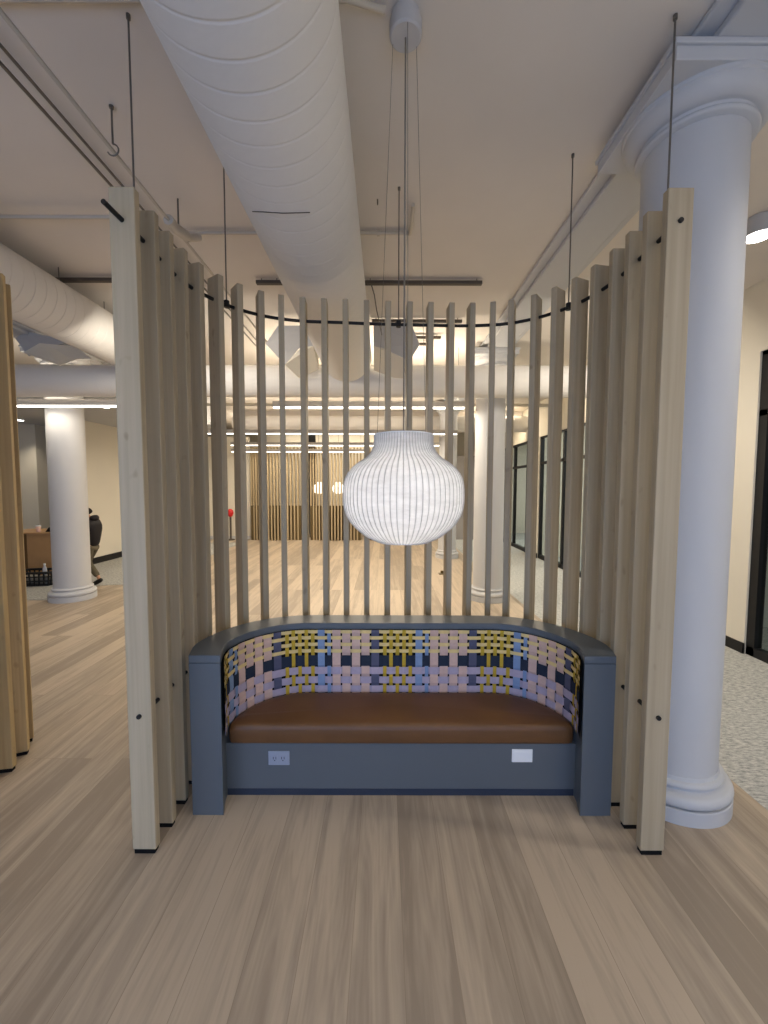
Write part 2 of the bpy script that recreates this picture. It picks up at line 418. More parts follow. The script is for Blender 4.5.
column(-4.74, 6.12, .235, 'round white column on the left with the walking person behind it')

# ------------------------------------------------------------------ curved slat screen
T0 = [(-1.053,1.7862),(-1.0504,1.9323),(-1.0580,2.0800),(-1.0579,2.2227),(-1.0377,2.3567),(-.9834,2.4812),(-.9096,2.589),(-.8058,2.6801),
 (-.6768,2.743),(-.5453,2.7788),(-.4035,2.7924),(-.2617,2.8030),(-.1196,2.8180),(.0265,2.8282),(.1744,2.8370),(.3178,2.8431),(.4614,2.8499),
 (.6031,2.8507),(.7367,2.8366),(.8676,2.7993),(.9874,2.7215),(1.0766,2.6212),(1.1447,2.5063),(1.1844,2.3712),(1.2011,2.2168),(1.2007,2.0734),(1.1964,1.929),(1.1908,1.7845)]
NANG = [180,180,179,174,162,146,131,117,104,93,93,93,93,93,93,93,93,93,78,66,50,38,25,11,1,0,0,0]   # outward normal of each board, degrees
def post_frames(idx, dx=0, dy=0):
    out = []
    for i in idx:
        a = math.radians(NANG[i]); nrm = (math.cos(a), math.sin(a)); tan = (math.sin(a), -math.cos(a))  # tangent left -> right
        sh = .019 if i <= 7 else (-.019 if i >= 19 else 0)
        x, y = T0[i][0]+dx, T0[i][1]+dy
        c = (x+tan[0]*sh+nrm[0]*.054, y+tan[1]*sh+nrm[1]*.054)
        out.append((c, nrm, tan))
    return out
H = 2.957
def build_screen(root, idx, mat, hangs, dx=0, dy=0, ext_first=0.0):
    fr = post_frames(idx, dx, dy)
    for c, nrm, tan in fr:
        p = MB().obox(c, nrm, tan, .054, .019, .022, H).build('slat', mat, root, bevel=.0025, seg=1)
        f = MB().obox(c, nrm, tan, .047, .016, 0, .022).build('slat_foot', M['rubber'], p)
    for z in (2.822, .66):
        pts = [(c[0], c[1], z) for c, _, _ in fr]
        # rod ends
        a0, a1 = Vector(pts[0]), Vector(pts[1]); d = (a0-a1).normalized()
        first = a0+d*((ext_first if z > 2 else .028))
        b0, b1 = Vector(pts[-1]), Vector(pts[-2]); d2 = (b0-b1).normalized()
        last = b0+d2*.028
        if idx[0] != 0: first = a0
        path = [tuple(first)]
        for i in range(len(pts)-1):
            for k in range(4):
                t_ = k/4; P0 = Vector(pts[max(i-1, 0)]); P1 = Vector(pts[i]); P2 = Vector(pts[i+1]); P3 = Vector(pts[min(i+2, len(pts)-1)])
                q = .5*((2*P1)+(-P0+P2)*t_+(2*P0-5*P1+4*P2-P3)*t_**2+(-P0+3*P1-3*P2+P3)*t_**3)
                path.append(tuple(q))
        path += [pts[-1], tuple(last)]
        MB().tube(path, .0105, 12).build('black_rod', M['black'], root, smooth=True)
    for i in hangs:
        a, b = fr[i][0], fr[i+1][0]; t_ = .5
        x, y = (a[0]+b[0])/2, (a[1]+b[1])/2
        h = MB().tube([(x, y, 2.83), (x, y, CEIL-.004)], .0042, 8).build('hanger_rod', M['steel'], root, smooth=True)
        MB().tube([(x, y, 2.805), (x, y, 2.845)], .017, 12).build('hanger_clamp', M['black'], h, smooth=True)
        MB().tube([(x, y, CEIL-.02), (x, y, CEIL-.002)], .009, 12).build('ceiling_anchor', M['steel'], h, smooth=True)
scr = empty('slat_screen', (.07, 1.8, 0), 'tall curved screen of pale wooden slats wrapping around the blue bench', 'screen', None)
build_screen(scr, list(range(28)), M['post'], [0, 5, 13, 21, 26], ext_first=.13)
scr2 = empty('slat_screen', (-2.5, 2.4, 0), 'golden slatted screen cut off by the left edge of the photo', 'screen', None)
build_screen(scr2, [21, 22, 23, 24], M['post_gold'], [], -3.5, -.065)

# ------------------------------------------------------------------ bench
XL, XRb, YF, YB = -.866, 1.056, 2.008, 2.505     # inner faces of the back shell
def upath(off, y0, step=.05, R=.40):
    """plan curve at offset off outside the inner face, from left front round to right front; returns points and outward normals"""
    pts = []; r = R+off; xl, xr, yb = XL-off, XRb+off, YB+off
    ny = max(1, int((yb-r-y0)/step))
    for i in range(ny): pts.append(((xl, y0+(yb-r-y0)*i/ny), (-1, 0)))
    for i in range(17):
        a = PI-PI/2*i/16; pts.append(((xl+r+r*math.cos(a), yb-r+r*math.sin(a)), (math.cos(a), math.sin(a))))
    nx = 22
    for i in range(1, nx): pts.append(((xl+r+(xr-xl-2*r)*i/nx, yb), (0, 1)))
    for i in range(17):
        a = PI/2-PI/2*i/16; pts.append(((xr-r+r*math.cos(a), yb-r+r*math.sin(a)), (math.cos(a), math.sin(a))))
    for i in range(1, ny+1): pts.append(((xr, (yb-r)+(y0-(yb-r))*i/ny), (1, 0)))
    res = []
    for (x, y), nn in pts:          # the two arms lean in towards each other at the front
        q = max(0.0, min(1.0, (2.20-y)/.18)); q = q*q*.038
        res.append(((x+q if nn[0] < 0 and y < 2.2 else (x-q if nn[0] > 0 and y < 2.2 else x), y), nn))
    return res
def uwall(off0, off1, y0, z0, z1, mi=0, mb=None):
    mb = mb or MB(); A = upath(off0, y0); B = upath(off1, y0); n = len(A); b = len(mb.v)
    for P in (A, B):
        for z in (z0, z1): mb.v += [(p[0][0], p[0][1], z) for p in P]
    # order: A z0, A z1, B z0, B z1
    for i in range(n-1):
        mb.face([b+i, b+i+1, b+n+i+1, b+n+i], mi); mb.face([b+2*n+i+1, b+2*n+i, b+3*n+i, b+3*n+i+1], mi)
        mb.face([b+n+i, b+n+i+1, b+3*n+i+1, b+3*n+i], mi); mb.face([b+i+1, b+i, b+2*n+i, b+2*n+i+1], mi)
    for i in (0, n-1): mb.face([b+i, b+n+i, b+3*n+i, b+2*n+i], mi)
    return mb
bench = empty('curved_bench', (.09, 2.2, 0), 'slate blue curved booth bench with brown leather seat and woven strap back', 'bench')
uwall(.0, .160, YF+.002, 0, .808).build('bench_shell', M['blue'], bench, smooth=True, bevel=.002, seg=1)
uwall(-.004, .158, YF-.002, .811, .85).build('cap_rail', M['blue'], bench, smooth=True, bevel=.003, seg=2)
MB().box(XL+.005, XRb-.005, 2.14, 2.20, .045, .305).build('front_panel', M['blue'], bench, bevel=.002, seg=1)
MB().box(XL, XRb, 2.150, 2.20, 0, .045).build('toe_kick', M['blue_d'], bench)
# woven back ---------------------------------------------------------------
back = upath(-.012, 2.025, step=.02)
P = [Vector((p[0][0], p[0][1])) for p in back]; Nn = [Vector(p[1]) for p in back]
cum = [0]
for i in range(1, len(P)): cum.append(cum[-1]+(P[i]-P[i-1]).length)
LEN = cum[-1]
def at_s(s, off=0.0):
    s = max(0, min(LEN, s)); i = 0
    while i < len(cum)-2 and cum[i+1] < s: i += 1
    t_ = (s-cum[i])/max(1e-9, cum[i+1]-cum[i])
    p = P[i].lerp(P[i+1], t_); nn = Nn[i].lerp(Nn[i+1], t_).normalized()
    return p-nn*off          # positive off = towards the sitter
ZB, ZT = .405, .812
PER = .61
pat = [(0, .048, 's_sl'), (.060, .022, 's_oli'), (.099, .022, 's_oli'), (.139, .022, 's_oli'), (.180, .022, 's_oli'), (.220, .022, 's_oli'),
       (.273, .043, 's_lb'), (.322, .022, 's_lb'), (.368, .051, 's_pink'), (.429, .051, 's_pink'), (.490, .051, 's_pink'), (.549, .051, 's_pink')]
rows = [(.8005, .021, 's_yel'), (.7620, .022, 's_yel'), (.7200, .022, 's_yel'), (.6785, .022, 's_yel'), (.6170, .068, 's_nav'),
        (.5530, .046, 's_lav'), (.4930, .044, 's_lav'), (.4350, .044, 's_lav')]
s_mid = LEN/2 + (-.058-.09)             # where a slate strap sits
vert = []; k0 = -6
for kk in range(-4, 5):
    for j, (o, w, c) in enumerate(pat):
        s = s_mid+kk*PER+o
        if w/2 < s < LEN-w/2: vert.append((s, w, c, j))
WM = ['void', 's_sl', 's_oli', 's_lb', 's_pink', 's_yel', 's_nav', 's_lav']; wi = {k: i for i, k in enumerate(WM)}
wv = MB()
na = 120
wv.strip([(*at_s(LEN*i/na, -.004), ZB) for i in range(na+1)], [(*at_s(LEN*i/na, -.004), ZT) for i in range(na+1)], 0)
D = .0028; BASE = .006
for s, w, c, j in vert:
    zs = []
    edges = [ZB]; offs = [0]
    pts = [(ZB, 0)]
    for i, (z, h, rc) in reversed(list(enumerate(rows))):
        over = 1 if (i+j) % 2 == 0 else -1
        pts += [(z-h*.42, over), (z+h*.42, over)]
    pts.append((ZT, 0))
    L_, R_ = [], []
    for z, o in pts:
        L_.append((*at_s(s-w/2, BASE+D*o), z)); R_.append((*at_s(s+w/2, BASE+D*o), z))
    wv.strip(L_, R_, wi[c])
for i, (z, h, rc) in enumerate(rows):
    pts = [(0, 0)]
    for s, w, c, j in vert:
        over = -1 if (i+j) % 2 == 0 else 1
        m_ = 3 if w > .03 else 2
        for q in range(m_): pts.append((s-w*.45+w*.9*q/(m_-1), over))
    pts.append((LEN, 0)); pts.sort()
    A_, B_ = [], []
    for s, o in pts:
        A_.append((*at_s(s, BASE+D*o), z-h/2)); B_.append((*at_s(s, BASE+D*o), z+h/2))
    wv.strip(A_, B_, wi[rc])
wo = wv.build('woven_back', [M[k] for k in WM], bench, recalc=False)
# seat cushion ---------------------------------------------------------------
def seat_loop(d):
    """outline of the seat at inset d: U curve behind, straight rounded front edge"""
    yf = 2.122+d; cr = .02
    c_ = [Vector(p[0]) for p in upath(-.018-d, 2.10, step=.03)]
    c_ = [p for p in c_ if p.y > 2.19]
    xl, xr = XL+.024+d, XRb-.024-d
    cor = lambda cx, sg: [Vector((cx+sg*cr*math.cos(t_), yf+cr-cr*math.sin(t_))) for t_ in [PI/2*k/4 for k in range(5)]]
    left = cor(xl+cr, -1); right = cor(xr-cr, 1)
    return left[::-1][-1:]+c_+right+[Vector((xr-cr+(xl-xr+2*cr)*i/24, yf)) for i in range(1, 24)]+left[::-1][:-1]
lv = [(.308, .012), (.315, .003), (.335, 0), (.385, 0), (.402, .003), (.413, .010), (.420, .022), (.424, .045), (.4262, .07)]
cm = MB(); loops = [seat_loop(d) for z, d in lv]; n = min(len(l) for l in loops)
def resample(l, n):
    L_ = [0]
    for i in range(len(l)): L_.append(L_[-1]+(l[(i+1) % len(l)]-l[i]).length)
    out = []
    for k in range(n):
        t_ = L_[-1]*k/n; i = 0
        while L_[i+1] < t_: i += 1
        out.append(l[i].lerp(l[(i+1) % len(l)], (t_-L_[i])/max(1e-9, L_[i+1]-L_[i])))
    return out
n = 160
for (z, d), l in zip(lv, loops): cm.v += [(p.x, p.y, z) for p in resample(l, n)]
for k in range(len(lv)-1):
    for i in range(n): cm.face([k*n+i, k*n+(i+1) % n, (k+1)*n+(i+1) % n, (k+1)*n+i])
for k, z in ((0, .308), (len(lv)-1, .4285)):
    cm.v.append((.09, 2.32, z)); ci = len(cm.v)-1
    for i in range(n): cm.face([k*n+i, k*n+(i+1) % n, ci])
cm.build('seat_cushion', M['leather'], bench, smooth=True)
# outlet plates on the front panel
def outlet(x0, x1, z0, z1, m, nm, lab, blank=False):
    y = 2.14
    o = MB().box(x0, x1, y-.007, y-.0005, z0, z1).build(nm, m, bench, bevel=.002)
    if lab: o['label'] = lab
    if not blank:
        s = MB()
        for cx in (x0+.035, x1-.035):
            s.box(cx-.017, cx+.017, y-.009, y-.0065, z0+.018, z1-.018, 0)
            for q in (-.007, .007): s.box(cx+q-.0016, cx+q+.0016, y-.0098, y-.0085, (z0+z1)/2-.004, (z0+z1)/2+.010, 1)
            s.box(cx-.003, cx+.003, y-.0098, y-.0085, (z0+z1)/2-.013, (z0+z1)/2-.008, 1)
        s.build('socket', [m, M['slot']], o)
    else:
        MB().box(x0+.012, x1-.012, y-.0088, y-.0065, z0+.016, z1-.016).build('socket_insert', m, o, bevel=.001)
outlet(-.628, -.513, .184, .262, M['outlet'], 'outlet_plate', 'grey double socket plate')
outlet(.701, .813, .203, .275, M['outlet_w'], 'outlet_plate', 'white outlet plate', True)

# ------------------------------------------------------------------ pendant lamp
LX, LY = .089, 1.88
lamp = empty('pendant_lamp', (LX, LY, 0), 'large white ribbed pendant lamp hanging over the curved bench', 'lamp')
zz = [140,165,190,210,230,250,275,300,325,350,375,400,430,460,490,520,550,575,600,615,628,637]
hw = [131,131,133,140,150,168,205,232,250,261,267,270,270.5,270,265,255,238,215,187,165,140,118]
prof = [(h_*.001022, 1.955-(z_-140)*.001015) for z_, h_ in zip(zz, hw)]
prof = [(r, z if z < 1.7 else 1.7+(z-1.7)*.93) for r, z in prof]
NR = 66; SUB = 8
sh = MB()
for r, z in prof:
    for k in range(NR*SUB):
        a = 2*PI*k/(NR*SUB); ph = (k % SUB)/SUB
        rr = r*(1+.0)-(.0035*min(1, r/.15))*math.sin(PI*ph)       # cloth sags inward between ribs
        sh.v.append((LX+rr*math.cos(a), LY+rr*math.sin(a), z))
nn_ = NR*SUB
for i in range(len(prof)-1):
    for k in range(nn_): sh.face([i*nn_+k, i*nn_+(k+1) % nn_, (i+1)*nn_+(k+1) % nn_, (i+1)*nn_+k])
sh.build('lamp_shade', M['shade'], lamp, smooth=True)
rb = MB()
for k in range(NR):
    a = 2*PI*k/NR
    rb.tube([(LX+(r+.0004)*math.cos(a), LY+(r+.0004)*math.sin(a), z) for r, z in prof], .0017, 5)
rb.build('rib_wires', M['rib'], lamp)
for r, z in ((prof[0][0], prof[0][1]), (prof[-1][0], prof[-1][1])):
    MB().tube([(LX+r*math.cos(2*PI*k/40), LY+r*math.sin(2*PI*k/40), z) for k in range(41)], .003, 6).build('shade_ring', M['outlet_w'], lamp)
MB().tube([(LX, LY, 1.72), (LX, LY, 1.70), (LX, LY, 1.655), (LX, LY, 1.64)], [.02, .045, .045, .015], 20).build('bulb', M['bulb'], lamp, smooth=True)
MB().tube([(LX, LY, 1.71), (LX, LY, 1.80)], .02, 12).build('bulb_holder', M['canopy'], lamp)
MB().tube([(LX, LY, 1.80), (LX, LY, CEIL-.08)], .0036, 8).build('cord', M['cord'], lamp)
for k in range(3):
    a = math.radians(35+120*k)
    MB().tube([(LX+.06*math.cos(a), LY+.06*math.sin(a), CEIL-.08), (LX+.134*math.cos(a), LY+.134*math.sin(a), 1.955)], .0012, 6).build('suspension_wire', M['steel'], lamp)
cp = [(.062, CEIL-.002), (.062, CEIL-.03), (.07, CEIL-.035), (.07, CEIL-.085), (.062, CEIL-.092)]
MB().lathe(cp, 40, (LX, LY, 0)).build('ceiling_canopy', M['canopy'], lamp, smooth=True)
def plight(name, loc, energy, col, parent, r=.05):
    l = bpy.data.lights.new(name, 'POINT'); l.energy = energy; l.color = col; l.shadow_soft_size = r
    o = bpy.data.objects.new(name, l); COL.objects.link(o); o.location = loc
    if parent: o.parent = parent; o.location = Vector(loc)-parent.location
    return o
plight('bulb_light', (LX, LY, 1.66), 3.9, (1, .91, .80), lamp, .06)
# small far pendants
proto = None
for i, (x, y, lab) in enumerate([(-2.15, 13.45, 'small white glowing pendant lamp far behind the slats, left one of the pair'),
                           (-1.5, 13.45, 'small white glowing pendant lamp far behind the slats, nearer the big lamp')]):
    if proto is None:
        proto = empty('globe_pendant', (x, y, 0), lab, 'lamp', 'far pendant lamps')
        MB().lathe([(h_*.00075, 1.86-(z_-140)*.00075) for z_, h_ in zip(zz, hw)], 32, (x, y, 0)).build('lamp_shade', new_mat('far_shade_glow', (.9, .9, .88, 1), .8, .1, emit=(1, .93, .82, 1), estr=1.3), proto, smooth=True)
        MB().tube([(x, y, 1.86), (x, y, CEIL)], .005, 6).build('cord', M['cord'], proto)
    else:
        c = copy_tree(proto); c.location = (x, y, 0); c['label'] = lab

# ------------------------------------------------------------------ ducts
def duct(name, axis0, axis1, r, label, pitch=.108, n=56, groove=.0028):
    a, b = Vector(axis0), Vector(axis1); L_ = (b-a).length; d = (b-a).normalized()
    k = int(L_/pitch); pts = []; rr = []
    for i in range(k):
        s = i*pitch
        for ds, q in ((0, r-groove), (.004, r), (.010, r), (pitch-.010, r), (pitch-.004, r)):
            pts.append(a+d*(s+ds)); rr.append(q)
    pts.append(b); rr.append(r)
    o = MB().tube(pts, rr, n).build(name, M['duct'], smooth=False)
    for p in o.data.polygons: p.use_smooth = True
    return tag(o, label, 'duct')
duct('air_duct', (-.481, -.9, 3.36), (-.481, 5.27, 3.36), .32, 'big white fabric air duct running overhead above the bench')
duct('air_duct', (-3.09, -.9, 3.36), (-3.09, 5.27, 3.36), .25, 'white fabric air duct along the ceiling at the upper left edge', groove=.007)
duct('air_duct', (-11.5, 5.5, 3.1), (3.6, 5.5, 3.1), .205, 'pale cross duct spanning the hall where the two long ducts end', pitch=.6)
duct('air_duct', (-3.8, 10.45, 3.3), (3.6, 10.45, 3.3), .2, 'farther pale cross duct behind the second row of linear lights', pitch=.6)
tag(MB().tube([(-.67, 2.15, 3.092), (-.60, 2.10, 3.058), (-.5, 2.075, 3.036), (-.42, 2.08, 3.041), (-.37, 2.10, 3.056)], .002, 6).build('loose_thread', M['dark']),
    'dark loose thread hanging along the underside of the big duct', 'thread')
for i, (x, y) in enumerate([(-2.97, 3.24), (-3.02, 3.9), (-3.08, 4.6)]):
    h = MB().tube([(x, y, 3.59), (x, y, CEIL-.003)], .004, 6).build('duct_hanger', M['steel'])
    tag(h, ['thin duct hanger nearest the left photo edge above the left duct', 'thin duct hanger in the middle of three above the left duct', 'thin duct hanger nearest the tall screen above the left duct'][i], 'hanger', 'left duct hangers')

# pipes and conduits
def pipe(name, pts, r, label, mat='pipe', cat='pipe'):
    return tag(MB().tube(pts, r, 10).build(name, M[mat], smooth=True), label, cat)
pipe('sprinkler_pipe', [(-1.46, -1.5, 3.5), (-1.46, 6.0, 3.5)], .010, 'thin pale pipe running lengthwise just left of the big duct', cat='pipe')
pipe('conduit', [(-1.73, -1.5, 3.68), (-1.73, 2.1, 3.68), (-1.73, 5.8, 3.68)], .008, 'upper of the two close ceiling conduits at top left', 'steel')
pipe('conduit', [(-1.785, -1.5, 3.66), (-1.785, 5.8, 3.66)], .009, 'lower of the two close ceiling conduits at top left', 'steel')
pipe('conduit', [(-9, 1.80, 3.705), (-.16, 1.80, 3.705), (.0, 1.84, 3.705)], .013, 'conduit across the top of the photo feeding the lamp canopy', 'pipe')
pipe('sprinkler_pipe', [(-8, 3.09, 3.66), (-1.72, 3.09, 3.66)], .014, 'cross pipe at upper left ending behind the leftmost tall slats')
pipe('sprinkler_pipe', [(-1.6, 3.345, 3.704), (.18, 3.345, 3.704), (.2, 3.34, 3.695), (.205, 3.2, 3.69), (.2, 3.0, 3.69)], .014, 'white pipe crossing behind the big duct and turning up beside the lamp cords')
sk = empty('pipe_hook', (-1.46, 2.3, 3.47), 'small J shaped hook hanging a pipe left of the tall screen', 'hook')
MB().tube([(-1.46, 2.3, 3.535), (-1.46, 2.3, CEIL-.003)], .005, 6).build('hook_stem', M['steel'], sk)
MB().tube([(-1.46+.03*math.cos(a), 2.3, 3.505+.03*math.sin(a)) for a in [PI/2-k*PI/8 for k in range(12)]], .004, 6).build('hook_loop', M['steel'], sk)
MB().lathe([(.012, 0), (.012, .012)], 12, (-1.46, 2.3, CEIL-.014)).build('hook_anchor', M['steel'], sk)
cl = empty('sprinkler_clamp', (-1.46, 3.0, 3.5), 'pale pipe valve with clamps above the left tall slats', 'valve')
MB().tube([(-1.46, 2.86, 3.5), (-1.46, 2.95, 3.5), (-1.44, 3.08, 3.52)], .035, 12).build('valve_body', M['pipe'], cl, smooth=True)
MB().tube([(-1.40, 3.19, 3.58), (-1.45, 3.10, 3.52)], .028, 12).build('valve_elbow', M['pipe'], cl, smooth=True)
MB().tube([(-1.46, 3.0, 3.53), (-1.46, 3.0, CEIL-.002)], .006, 8).build('valve_hanger', M['steel'], cl)
ph = empty('pipe_hanger', (-.05, 3.345, 3.6), 'short hanger rod holding the white cross pipe right of the duct', 'hanger')
MB().tube([(-.05, 3.0, 3.69), (-.05, 3.0, CEIL-.003)], .005, 6).build('hanger_stem', M['steel'], ph)
MB().tube([(-.06, 3.345, 3.704), (-.04, 3.345, 3.704)], .022, 12).build('hanger_ring', M['pipe'], ph)
for i, (x0, x1, y) in enumerate([(-.19, .95, 4.1), (-1.25, -1.0, 4.1), (-3.27, -2.3, 4.06), (-.15, .93, 5.02), (-3.1, -2.4, 4.9), (.1, .75, 5.55), (-.1, .6, 5.8)]):
    lab = ['dark ceiling strut nearest the lamp cords above the slat tops', 'short dark ceiling strut just left of the big duct', 'dark ceiling strut over the left fabric duct',
           'dark ceiling strut just above the slat tops right of the duct', 'short dark strut farther back over the left duct', 'dark ceiling strut seen between slats above the pendant lamp', 'farthest dark ceiling strut seen low between slats above the pendant lamp'][i]
    z = CEIL-.055
    s = empty('ceiling_strut', ((x0+x1)/2, y, z), lab, 'strut', 'dark ceiling struts')
    MB().box(x0, x1, y-.022, y+.022, z, z+.03).build('channel', M['dark'], s)
    for x in (x0+.05, x1-.05): MB().tube([(x, y, z+.03), (x, y, CEIL)], .005, 6).build('strut_stem', M['steel'], s)
pipe('flex_cable', [(-.13, 4.1, 3.68), (-.10, 4.15, 3.6), (-.08, 4.25, 3.5), (-.05, 4.4, 3.42), (-.03, 4.6, 3.38)], .006, 'thin cable dangling right of the big duct', 'steel', 'cable')
pipe('sprinkler_pipe', [(-4.1, 7.2, 3.42), (3.5, 7.2, 3.42)], .022, 'pale cross pipe far back just past the near cross duct')
pipe('sprinkler_pipe', [(-3.7, 8.3, 3.35), (3.5, 8.3, 3.35)], .03, 'thicker pale cross pipe far back before the second light row')

# folded acoustic panels
def folded(name, polys, loc, label):
    t = empty(name, loc, label, 'acoustic panel', 'folded acoustic ceiling panels')
    for k, (nm, pts, m) in enumerate(polys):
        a = [Vector(p) for p in pts]; nrm = (a[1]-a[0]).cross(a[2]-a[0]).normalized()*.006
        mb_ = MB(); n_ = len(a); mb_.v = [tuple(p+nrm) for p in a]+[tuple(p-nrm) for p in a]
        mb_.face(list(range(n_))); mb_.face(list(range(n_, 2*n_))[::-1])
        for i in range(n_): mb_.face([i, (i+1) % n_, n_+(i+1) % n_, n_+i])
        o = mb_.build(nm, m, t)
        if nm == 'cream_wing': o['label'] = 'cream lit folded wing'
    x, y, z = loc
    for q in (-.15, .15): MB().tube([(x+q, y+.02, z), (x+q, y+.02, CEIL-.002)], .003, 6).build('panel_wire', M['steel'], t)
    return t
folded('acoustic_panel', [
    ('grey_face', [(-1.426,5.0,3.413),(-1.274,5.0,3.624),(-.86,5.02,3.64),(-.857,5.0,3.391),(-1.02,5.0,3.37),(-1.184,4.95,3.155)], M['felt']),
    ('cream_wing', [(-1.184,4.95,3.155),(-1.0,5.0,3.37),(-.857,5.0,3.391),(-.83,5.22,3.38),(-.83,5.24,3.19),(-1.06,5.15,3.05)], M['felt_lit'])],
    (-1.1, 5.0, 3.5), 'grey and cream folded acoustic panel just left of the big duct')
folded('acoustic_panel', [
    ('grey_face', [(-.13,5.0,3.39),(-.13,5.02,3.64),(.33,5.0,3.624),(.425,5.0,3.413),(.30,4.95,3.2),(-.03,5.0,3.37)], M['felt']),
    ('cream_wing', [(-.13,5.0,3.385),(-.03,5.0,3.37),(.30,4.95,3.2),(.24,5.1,3.04),(.13,5.15,3.06),(-.13,5.22,3.17)], M['felt_lit'])],
    (.1, 5.0, 3.5), 'grey and cream folded acoustic panel just right of the big duct')
folded('acoustic_panel', [
    ('grey_face', [(-4.785,5.4,3.62),(-4.62,5.4,3.70),(-4.1,5.45,3.60),(-4.35,5.4,3.5),(-4.60,5.38,3.38)], M['felt']),
    ('cream_wing', [(-4.60,5.3,3.40),(-4.453,5.38,3.544),(-4.065,5.45,3.532),(-3.80,5.4,3.36),(-3.95,5.35,3.34),(-4.07,5.2,3.214)], M['felt_lit'])],
    (-4.4, 5.4, 3.6), 'grey and cream folded acoustic panel under the left duct beside the cut-off screen')

# ------------------------------------------------------------------ lights
def area(name, loc, rot, sx, sy, energy, col, parent=None, spread=None):
    l = bpy.data.lights.new(name, 'AREA'); l.shape = 'RECTANGLE'; l.size = sx; l.size_y = sy; l.energy = energy; l.color = col
    if spread: l.spread = spread
    o = bpy.data.objects.new(name, l); COL.objects.link(o); o.rotation_euler = rot
    if parent: o.parent = parent; o.location = Vector(loc)-parent.location
    else: o.location = loc
    return o
WARM = (1, .87, .69)
def linear(x0, x1, y, z, e, label):
    t = empty('linear_light', ((x0+x1)/2, y, z), label, 'light', 'linear pendant lights')
    MB().box(x0, x1, y-.035, y+.035, z, z+.09).build('light_housing', M['fixture'], t, bevel=.003)
    MB().box(x0+.01, x1-.01, y-.036, y+.036, z-.008, z+.009).build('diffuser', M['led'], t)
    for x in (x0+.1, x1-.1): MB().tube([(x, y, z+.09), (x, y, CEIL-.002)], .003, 6).build('light_wire', M['steel'], t)
    area('tube_light', ((x0+x1)/2, y, z-.03), (0, 0, 0), x1-x0-.05, .08, e, WARM, t)
    area('tube_uplight', ((x0+x1)/2, y, z+.12), (PI, 0, 0), x1-x0-.05, .08, e*.8, WARM, t)
linear(-5.6, -3.45, 5.72, 2.81, 8, 'bright linear light bar hanging on the left across the column top')
linear(-1.63, 1.18, 6.05, 2.86, 42, 'bright linear light bar just above the pendant lamp behind the slats')
linear(-4.05, 1.6, 9.0, 2.86, 42, 'second row linear light bar farther back behind the slats')
linear(-4.3, 1.9, 11.5, 2.86, 44, 'third row linear light bar far back behind the slats')
linear(-4.6, -.6, 12.35, 2.75, 18, 'farthest linear light bar right in front of the distant slat screens')
def downlight(x, y, zc, label, e=20, r=.05, cyl=.0, col=WARM, mat='led_n'):
    t = empty('downlight', (x, y, zc), label, 'light', 'ceiling downlights')
    if cyl:
        MB().lathe([(r*1.12, -cyl), (r*1.12, -.012), (r*1.05, -.002)], 40, (x, y, zc)).build('lamp_body', M['canopy'], t, smooth=True)
        MB().lathe([(r*1.0, -cyl-.004), (r*1.0, -cyl+.01)], 40, (x, y, zc)).build('lens', M[mat], t)
    else:
        MB().lathe([(r*1.3, -.008), (r*1.3, -.001)], 24, (x, y, zc)).build('trim_ring', M['white'], t)
        MB().lathe([(r, -.012), (r, -.006)], 24, (x, y, zc)).build('lens', M[mat], t)
    l = bpy.data.lights.new('spot', 'SPOT'); l.energy = e; l.color = col; l.spot_size = math.radians(120); l.spot_blend = .6; l.shadow_soft_size = r
    o = bpy.data.objects.new('spot_light', l); COL.objects.link(o); o.parent = t; o.location = (0, 0, -cyl-.02)
    return t
downlight(2.83, 3.2, 3.73, 'cylinder ceiling light glowing at the right edge beside the big column', 30, .085, .13, (1, .95, .88))
downlight(-4.9, 7.25, 3.1, 'small recessed spot above the left linear light bar', 25, .06)
downlight(-7.7, 8.7, 3.1, 'small recessed spot over the reception desk near the cut-off screen', 40, .06)
# further ceiling lamps of the hall and corridor, seen at most as glow
for nm, x, y, z, e, sx, sy, col in [('hall_fill', -2.9, 3.6, CEIL-.02, 0, .5, .5, WARM),
                           ('corridor_lamp', 2.8, 7.5, CEIL-.03, 34, .3, .3, (1, .86, .66)), ('corridor_lamp', 2.8, 10.5, CEIL-.03, 34, .3, .3, (1, .86, .66)),
                           ('room_lamp', 5.2, 7.5, 3.6, 70, .6, .6, (.95, .97, 1)), ('room_lamp', 5.2, 12, 3.6, 70, .6, .6, (.95, .97, 1)),
                           ('room_lamp', 5.0, 3.0, 3.6, 10, .6, .6, (.85, .92, 1)), ('recess_lamp', -8.5, 5.0, 3.6, 18, 1, 1, WARM), ('back_lamp', -1, 13.8, 3.6, 30, 5, .3, WARM)]:
    if e: area(nm, (x, y, z), (0, 0, 0), sx, sy, e, col)
_sp = bpy.data.lights.new('corridor_spot', 'SPOT'); _sp.energy = 48; _sp.color = (1, .93, .84); _sp.spot_size = math.radians(150); _sp.spot_blend = .7; _sp.shadow_soft_size = .07
_so = bpy.data.objects.new('corridor_spot', _sp); COL.objects.link(_so); _so.location = (2.83, 1.5, 3.58)
# added fill lights above and behind the camera, without fixtures
for x in (-2.6, .3, 3.0):
    area('hall_fill', (x, -.9, 3.3), (0, 0, 0), 1.6, .25, 8, (1, .93, .84))
    area('hall_upfill', (x, -.9, 3.4), (PI, 0, 0), 1.6, .25, 15, (1, .93, .86))
# added unseen fill between the bench and the first light bars, brightening the hall
for x in (-2.1, 2.35):
    area('hall_fill', (x, 3.8, 3.1), (math.radians(50), 0, 0), .8, .5, 22, (1, .90, .76))
# daylight through the windows behind the camera
area('window_daylight', (-1.4, -2.25, 1.15), (PI/2, 0, 0), 7.1, 2.0, 72, (.36, .56, 1.0))

